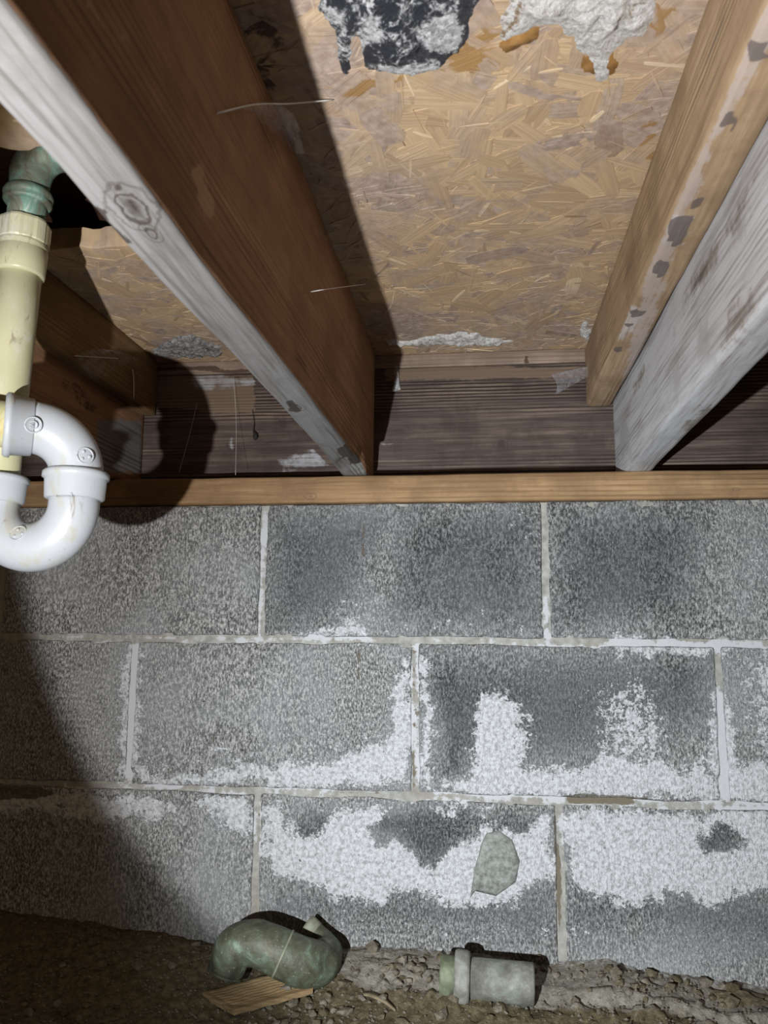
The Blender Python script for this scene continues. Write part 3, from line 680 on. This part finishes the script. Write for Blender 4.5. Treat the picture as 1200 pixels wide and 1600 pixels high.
# U bend
pts = [(Xr, YP, Zu + .010)] + [(Xl + ru + ru * math.cos(a), YP, Zu + ru * math.sin(a)) for a in np.linspace(0, -PI, 30)] + [(Xl, YP, Zu + .010)]
ub = place('u_bend', *sweep(pts, pr, 36), PW, drain)
def hub(name, c, ax, ln, ri, par, mat, lip=.0022):
    return place(name, *ring(c, ax, [(0, ri - .004), (0, ri + .0015), (.0015, ri + .004), (ln * .72, ri + .005), (ln * .76, ri + .005 + lip), (ln - .002, ri + .005 + lip), (ln, ri + .003 + lip), (ln, ri - .004)], 44), mat, par)
sck = hub('socket', (Xr, YP, Zu + .004), (0, 0, 1), .0275, pr, ub, PW)
hub('socket', (Xl, YP, Zu + .002), (0, 0, 1), .0265, pr, ub, PW)
# elbow turning left and a little toward the viewer
ang = R_(33); dx = np.array([-math.cos(ang), -math.sin(ang), 0]); ez = np.array([0, 0, 1.])
zb0 = Zu + .029; re = at(119, 673, Y=YP)[2] - zb0 - .002
pe = [np.array([Xr, YP, zb0 - .006])] + [np.array([Xr, YP, zb0]) + dx * re * (1 - math.cos(a)) + ez * re * math.sin(a) for a in np.linspace(0, PI / 2, 22)]
el = place('elbow', *sweep(pe, pr + .0015, 36), PW, drain)
ec = pe[-1]; elh = hub('socket', ec - dx * .001, dx, 0.0257, pr, el, PW)
st_ = place('horizontal_pipe', *sweep([ec + dx * .012, ec + dx * .03, ec + dx * .16], .0214, 36), PY, drain)
# moulded marks
def mark(c, nrm, r, par, bars=3, logo=0):
    c = np.array(c); nrm = np.array(nrm, float); nrm /= np.linalg.norm(nrm); u = np.cross(nrm, (0, 0, 1)); u /= np.linalg.norm(u); v = np.cross(nrm, u)
    tor = [c + r * (math.cos(a) * u + math.sin(a) * v) for a in np.linspace(0, 2 * PI, 25)]
    parts = [sweep(tor, .0008, 6)]
    if logo:
        sg = [c + r * .5 * (math.cos(a) * u + math.sin(a) * v) for a in np.linspace(.5, 5.8, 12)]; parts.append(sweep(sg, .0006, 6)); parts.append(sweep([c, c + u * r * .35, c + u * r * .5], .0006, 6))
    else:
        for k in range(bars):
            a = .9 + k * 2.1; q = c + r * .55 * (math.cos(a) * u + math.sin(a) * v); parts.append(ring(q - nrm * .001, nrm, [(0, .0016), (.0016, .0015), (.0019, .0008)], 10))
    return place('moulded_mark', *joinm(*parts), PW, par)
from mathutils.bvhtree import BVHTree
def surf(px, py, ob):                                                # first hit of a sight line on a mesh
    og = wloc(ob); bv = BVHTree.FromPolygons([v.co + og for v in ob.data.vertices], [p.vertices[:] for p in ob.data.polygons])
    d = FW + RT * ((px - 600) / F) + UP * ((800 - py) / F); h = bv.ray_cast(Vector(EYE), Vector(d))
    if h[0] is None: h = bv.find_nearest(Vector(EYE + d * .7))
    n = h[1]
    return np.array(h[0]), np.array(n if n.dot(Vector(d)) < 0 else -n)
p_, n_ = surf(133, 712, el); mark(p_, n_, .0075, el)
p_, n_ = surf(28, 833, ub); mark(p_, n_, .0075, ub)
p_, n_ = surf(71, 664, elh); mark(p_, n_, .007, el, logo=1)
p_, n_ = surf(100, 773, sck)
u_ = np.cross(n_, ez); u_ /= np.linalg.norm(u_)
fr = [p_ + u_ * a * .0075 + ez * b * .0017 for a, b in ((-1, -1), (1, -1), (1, 1), (-1, 1), (-1, -1))]
place('moulded_mark', *joinm(*[sweep([a, (a + b) / 2, b], .0005, 6) for a, b in zip(fr[:-1], fr[1:])]), PW, ub)
# upright yellowed pipe with its nut and the copper above
top = at(40, 345, Y=YP + .0); bot = np.array([Xl, YP, Zu + .015])
ax_ = top - bot; ax_ /= np.linalg.norm(ax_)
place('upright_pipe', *sweep([bot, bot + ax_ * .05, bot + ax_ * .15, top - ax_ * .03], .0209, 36), PC, drain)
def sc(prof): return [(h * Q, rr * Q) for h, rr in prof]
ad = place('pipe_adapter', *ring(top - ax_ * .068 * Q, ax_, sc([(0, .020), (0, .0262), (.003, .0272), (.030, .0278), (.0315, .0260), (.0335, .0278), (.0355, .0262), (.0375, .0278), (.039, .020)]), 44), PC, drain)
nv, nf = ring(top - ax_ * .030 * Q, ax_, sc([(0, .020), (0, .0272), (.002, .0284), (.024, .0284), (.027, .0272), (.027, .018)]), 48)
for k in range(len(nv)):                                              # eight flats on the nut
    kk = k % 48
    if (kk // 4) % 2: nv[k] = nv[k] + ((top - ax_ * .03 + ax_ * ((nv[k] - top + ax_ * .03) @ ax_)) - nv[k]) * .045
place('slip_nut', nv, nf, PC, drain, smooth=False)
cz = top + ax_ * .001
ep = [-ax_ * .006, ax_ * .02, ax_ * .05] + [ax_ * .05 + np.array([.034 * (1 - math.cos(a)), 0, .034 * math.sin(a)]) for a in np.linspace(.15, PI / 2, 12)] + [ax_ * .05 + np.array([.06, 0, .034]), ax_ * .05 + np.array([.13, .0, .034])]
ce = place('copper_elbow', *sweep([cz + p * Q for p in ep], np.array([.0205, .0205, .0225] + [.0235] * 12 + [.0225, .0225]) * Q, 32), COP, drain)
place('copper_collar', *ring(cz + ax_ * .018 * Q, ax_, sc([(0, .021), (0, .0245), (.003, .0268), (.006, .0245), (.008, .0268), (.012, .0275), (.017, .025), (.019, .021)]), 40), COP, ce)
place('copper_collar', *ring(cz + (ax_ * .05 + np.array([.042, 0, .034])) * Q, (1, 0, 0), sc([(0, .022), (0, .0255), (.004, .027), (.012, .027), (.015, .0245), (.015, .022)]), 40), COP, ce)

# ------------------------------------------------------------------ things lying on the ground
m = M('tarnished_trap_metal'); v = m.world(); n = m.noise(v, 38, 5, .65, .6); f = m.noise(v, 200, 3, .6); sp = m.vor(v, 160)
c = m.ramp(n, (.34, (.040, .041, .026)), (.48, (.072, .074, .048)), (.58, (.09, .112, .077)), (.70, (.18, .235, .175)))
c = m.mix(m.step(sp, .20, .12, 0, .5), c, (.22, .24, .18)); c = m.mix(m.step(m.noise(v, 22, 4, .6), .55, .68, 0, .75), c, (.10, .085, .055))
TR = m.out(c, .55, m.math('ADD', n, f), .0012, .6, .1, spec=.4)
SEAM = plain('seam_metal', (.14, .145, .10), (.22, .225, .165), 90, .6)

YT = -.085
def tp(px, py, Y): return at(px, py, Y=Y)
k = (D + YT) / F
cen = [(*tp(352, 1520, YT - .012), .0225), (*tp(366, 1486, YT - .008), .0262), (*tp(390, 1473, YT - .006), .0270), (*tp(420, 1480, YT - .006), .0275), (*tp(455, 1497, YT - .004), .0285), (*tp(483, 1506, YT + .004), .0285), (*tp(502, 1502, YT + .022), .0255), (*tp(510, 1485, YT + .040), .0205), (*tp(507, 1472, YT + .050), .0148), (*tp(499, 1462, YT + .054), .0126), (*tp(490, 1454, YT + .056), .0122)]
s_ = spline(cen, 70)
V, Fc = sweep(s_[:, :3], s_[:, 3], 36, up=(0, 1, 0))
V += (V - np.repeat(s_[:, :3], 36, 0)) * (fbm(V, 30, 3, 2) * .06)[:, None]
dn = at(516, 1513, Y=YT - .02); q = np.linalg.norm((V - dn) * [1, .5, .7], axis=1)       # dent on the right shoulder
V += (np.array([-.4, 1, 0]) * .007)[None] * sstep(q, .016, .006)[:, None]
zmin = V[:, 2].min(); trap = place('copper_drain_trap', V, Fc, TR, origin=(V[:, 0].mean(), YT, zmin))
setp(trap, 'tarnished green copper drain trap lying on the ribbed wood scrap against the wall', 'drain trap')
i = 25
sm = s_[i, :3]; ta = s_[i + 1, :3] - s_[i - 1, :3]
place('seam_ring', *ring(sm - ta / np.linalg.norm(ta) * .0015, ta, [(0, .0255), (0, s_[i, 3] + .0004), (.0006, s_[i, 3] + .0013), (.0024, s_[i, 3] + .0013), (.003, s_[i, 3] + .0004), (.003, .0255)], 40), SEAM, trap)
e = s_[-1, :3]; ta = s_[-1, :3] - s_[-6, :3]; ta /= np.linalg.norm(ta)
place('outlet_collar', *ring(e - ta * .004, ta, [(0, .0112), (0, .0130), (.012, .0140), (.0155, .0135), (.0155, .010), (.006, .010)], 32), SEAM, trap)
# dark bore of the open left end
e = s_[0, :3]; ta = s_[0, :3] - s_[3, :3]; ta /= np.linalg.norm(ta)
place('rim_edge', *ring(e - ta * .001, ta, [(0, .021), (0, s_[0, 3] + .0008), (.003, s_[0, 3] + .0006), (.003, .0195), (-.004, .0190)], 36), TR, trap)

# ribbed wood scrap
WS = wood('wood_scrap', 'X', (.13, .085, .04), (.22, .15, .075), (.32, .23, .12), bump=.6)
zt = .014
cs = [at(316, 1551, Z=.0125), at(366, 1578, Z=.0105), at(489, 1544, Z=.024), None]
A, B, Dd = np.array(cs[0]), np.array(cs[1]), np.array(cs[2])
ux = (Dd - B); uy = (A - B); nu, nv_ = 30, 60; V = []; Fc = []
for i in range(nu + 1):
    for j in range(nv_ + 1):
        u, v_ = i / nu, j / nv_; p = B + ux * u + uy * v_
        rib = -.0016 * (.5 + .5 * math.cos(2 * PI * v_ * 9)) * (.12 < v_ < .95) * (u > .06)
        V.append((p[0], p[1], p[2] + rib + .0004 * math.sin(u * 20)))
n0 = len(V); V += [(x, y, z_ - .0062) for x, y, z_ in V]
g = lambda i, j, b=0: b * n0 + i * (nv_ + 1) + j
for i in range(nu):
    for j in range(nv_):
        q = (g(i, j), g(i + 1, j), g(i + 1, j + 1), g(i, j + 1)); Fc.append(q); Fc.append(tuple(x + n0 for x in q[::-1]))
for i in range(nu): Fc.append((g(i, 0, 1), g(i + 1, 0, 1), g(i + 1, 0), g(i, 0))); Fc.append((g(i, nv_), g(i + 1, nv_), g(i + 1, nv_, 1), g(i, nv_, 1)))
for j in range(nv_): Fc.append((g(0, j), g(0, j + 1), g(0, j + 1, 1), g(0, j, 1))); Fc.append((g(nu, j, 1), g(nu, j + 1, 1), g(nu, j + 1), g(nu, j)))
o = place('ribbed_board', V, Fc, WS, origin=(A + Dd) / 2 - [0, 0, .008], smooth=False); attr(o, 'stain', np.zeros((len(V), 3)))
setp(o, 'flat tan scrap of ribbed wood lying on the soil under the copper trap', 'wood scrap')

# short pipe fitting with a flange
m = M('dull_brass'); v = m.world(); n = m.noise(v, 60, 5, .65); f = m.noise(v, 240, 3, .6)
c = m.ramp(n, (.34, (.10, .098, .078)), (.52, (.16, .16, .135)), (.68, (.24, .25, .215))); c = m.mix(m.step(m.noise(v, 26, 4, .6), .58, .7, 0, .6), c, (.14, .20, .14))
BR = m.out(c, .6, m.math('ADD', n, f), .0008, .6, .1, spec=.35)
YF = -.075
a = at(689, 1524, Y=YF); b = at(834, 1538, Y=YF); axf = b - a; Lf = np.linalg.norm(axf); axf /= Lf
fz = min(a[2], b[2]) - .027
fit = empty('pipe_fitting', ((a[0] + b[0]) / 2, YF, fz), 'dull brass pipe stub with thick flange lying on the mud ledge', 'pipe fitting')
place('barrel', *ring(a + axf * .036, axf, [(-.002, .018), (-.002, .0232), (Lf - .038, .0236), (Lf - .036, .0228), (Lf - .036, .0195), (Lf - .06, .0190)], 44), BR, fit)
fv, ff = ring(a + axf * .0165, axf, [(0, .020), (0, .0285), (.002, .0303), (.006, .0308), (.0145, .0303), (.0185, .0285), (.0190, .020)], 48)
o = place('flange', fv, ff, plain('flange_metal', (.13, .128, .105), (.26, .26, .235), 70, .6, .001), fit)
place('spigot', *ring(a, axf, [(-.001, .0185), (-.001, .0222), (.001, .0232), (.017, .0232), (.017, .018)], 40), plain('green_spigot', (.09, .10, .06), (.20, .23, .15), 60, .6, .001), fit)

# roots and splinters
RO = plain('dry_root', (.05, .035, .02), (.10, .07, .04), 120, .8); SPL = plain('splinter_wood', (.22, .12, .05), (.34, .2, .09), 90, .7)
def twig(name, px, r, mat, label, cat, Z=None, Y=None):
    P = spline([at(x, y, Y=yy) for x, y, yy in px], 40); rr = r * (1 - .6 * np.linspace(0, 1, 40))
    o = place(name, *sweep(P, rr, 8), mat, origin=P[0]); setp(o, label, cat); return o
twig('root', [(833, 1494, -.004), (845, 1494, -.008), (851, 1508, -.012), (860, 1516, -.02), (859, 1530, -.03)], .0013, RO, 'thin dark curled root by the right end of the brass pipe stub', 'root')
sp = at(455, 1557, Z=.012); sq = at(506, 1541, Z=.016)
o = place('wood_splinter', *sweep([sp, sp * .66 + sq * .34, sp * .33 + sq * .67, sq], [.0012, .0035, .0032, .001], 6), SPL, origin=sp); setp(o, 'small orange brown splinter on the soil beside the ribbed scrap', 'splinter')
bq = [at(552, 1556, Z=.012), at(575, 1553, Z=.018), at(598, 1562, Z=.017), at(618, 1578, Z=.011)]
P = spline(bq, 24); V = []; Fc = []
for i, p in enumerate(P): w_ = .005 * math.sin(PI * (i + 2) / 28); V += [(p[0], p[1] - w_, p[2] - .0012), (p[0], p[1] + w_, p[2]), (p[0], p[1] + w_, p[2] + .0012), (p[0], p[1] - w_, p[2])]
for i in range(23):
    for k in range(4): Fc.append((i * 4 + k, i * 4 + (k + 1) % 4, (i + 1) * 4 + (k + 1) % 4, (i + 1) * 4 + k))
Fc += [(3, 2, 1, 0), (92, 93, 94, 95)]
o = place('bark_strip', V, Fc, plain('bark', (.12, .095, .055), (.24, .19, .12), 90, .8)); setp(o, 'curved tan strip of bark half buried in the soil clods', 'bark')

# ------------------------------------------------------------------ cobwebs
def web_mat(name, a0, a1, col=(.62, .62, .64)):
    m = M(name); n = m.noise(m.map(m.world(), (1, 1, 1)), 60, 5, .7, 1.5)
    m.out(col, .9, None, spec=.1); m.inp(m.b, 'Alpha', m.step(n, .35, .65, a0, a1)); return m.m
WB = web_mat('cobweb_film', .08, .4); WT = plain('web_thread', (.6, .6, .58), (.75, .75, .74), 50, .8)
def film(name, grid, label, mat=WB, sag=.004):
    """grid: four rails of points"""
    A = np.array([spline(r, 14) for r in grid]); n = len(A); V = A.reshape(-1, 3); V = V + fbm(V, 40, 3, 2)[:, None] * sag; Fc = []
    for i in range(n - 1):
        for j in range(13): Fc.append((i * 14 + j, i * 14 + j + 1, (i + 1) * 14 + j + 1, (i + 1) * 14 + j))
    o = place(name, V, Fc, mat); setp(o, label, 'cobweb'); return o
def thread(pts, r, parent=None, label=None, name='web_thread'):
    o = place(name, *sweep(spline(pts, 16), r, 5), WT, parent)
    if label: setp(o, label, 'cobweb')
    return o
J = lambda x, y: at(x, y, X=XJ1 + .002)
c_ = lambda x, y, d=.004: at(x, y, Z=CE - d)
f1 = film('cobweb', [[J(355, 173), J(385, 172), J(410, 190), J(440, 215)], [c_(400, 163, .05), c_(430, 175, .05), c_(448, 205, .05), c_(462, 240, .05)], [c_(440, 160, .02), c_(458, 175, .015), c_(468, 205, .01), c_(478, 240, .006)]], 'dusty cobweb film bridging the dark joist and the subfloor at the top')
thread([J(338, 177), at(400, 163, Z=CE - .05), at(455, 162, Z=CE - .02), at(520, 156, Z=CE - .003)], .0006, f1)
f2 = film('cobweb', [[at(862, 585, Y=RIM - .003), at(870, 600, Y=RIM - .004), at(868, 617, Y=RIM - .004)], [at(890, 578, Y=RIM - .02), at(893, 590, Y=RIM - .02), at(890, 604, Y=RIM - .02)], [at(921, 572, Y=RIM - .04), at(921, 580, Y=RIM - .04), at(920, 588, Y=RIM - .04)]], 'grey cobweb triangle between the rim board and the tan timber strip', web_mat('dense_cobweb', .15, .5, (.35, .34, .36)), .002)
f3 = film('cobweb', [[at(612, 572, Y=RIM - .004), at(616, 590, Y=RIM - .005), at(613, 612, Y=RIM - .005)], [at(620, 572, Y=RIM - .006), at(623, 592, Y=RIM - .008), at(627, 608, Y=RIM - .005)]], 'small white cobweb clump on the rim board beside the dark joist', web_mat('white_cobweb', .1, .7), .003)
f4 = film('cobweb', [[at(478, 385, X=XJ1 + .003), at(500, 355, X=XJ1 + .003), at(520, 335, X=XJ1 + .02)], [at(500, 400, Z=CE - .02), at(520, 360, Z=CE - .012), at(532, 340, Z=CE - .008)], [at(520, 425, Z=CE - .006), at(538, 380, Z=CE - .004), at(545, 345, Z=CE - .003)]], 'speckled cobweb film in the shadow between dark joist and subfloor', web_mat('speckled_cobweb', .0, .16, (.5, .47, .38)))
thread([at(475, 458, X=XJ1 + .002), at(510, 452, X=XJ1 + .03), at(572, 444, Z=CE - .004)], .00035, None, 'single pale web thread from the dark joist across the shadow to the subfloor', 'cobweb')
XN = XJ0 + .02
f5 = film('cobweb', [[at(115, 555, X=XN), at(140, 590, X=XN), at(160, 592, X=XN)], [at(150, 545, X=XN + .015), at(175, 565, X=XN + .015), at(190, 570, X=XN + .015)], [at(195, 548, X=XN + .004), at(215, 560, X=XN + .006), at(238, 555, X=XN + .004)]], 'thin cobweb film across the honey brown board at the left', web_mat('thin_cobweb', .0, .18))
thread([at(207, 577, X=XN + .004), at(209, 595, X=XN + .004), at(209, 622, X=XN + .004)], .0008, f5); thread([at(116, 556, X=XN + .003), at(150, 558, X=XN + .004), at(185, 560, X=XN + .004)], .0006, f5)
t6 = thread([at(308, 630, Y=RIM - .03), at(296, 680, Y=RIM - .03), at(280, 738, Y=.03)], .00025, None, 'pale web thread slanting across the shadow on the rim board', 'cobweb')
t7 = thread([at(365, 590, Y=RIM - .01), at(369, 660, Y=RIM - .03), at(368, 742, Y=-.006)], .00025, None, 'upright web thread hanging in front of the rim board to the sill', 'cobweb')
BLK = plain('dead_leaf', (.015, .012, .01), (.04, .03, .025), 90, .8)
b0 = spline([at(394, 640, Y=RIM - .006), at(397, 660, Y=RIM - .006), at(396, 672, Y=RIM - .006), at(399, 680, Y=RIM - .006), at(398, 688, Y=RIM - .006)], 24)
o = place('dead_insect', *sweep(b0, np.interp(np.linspace(0, 1, 24), [0, .5, .65, .85, 1], [.0004, .0007, .003, .0045, .001]), 8), BLK); setp(o, 'shrivelled black insect hanging on a thread before the rim board', 'insect')
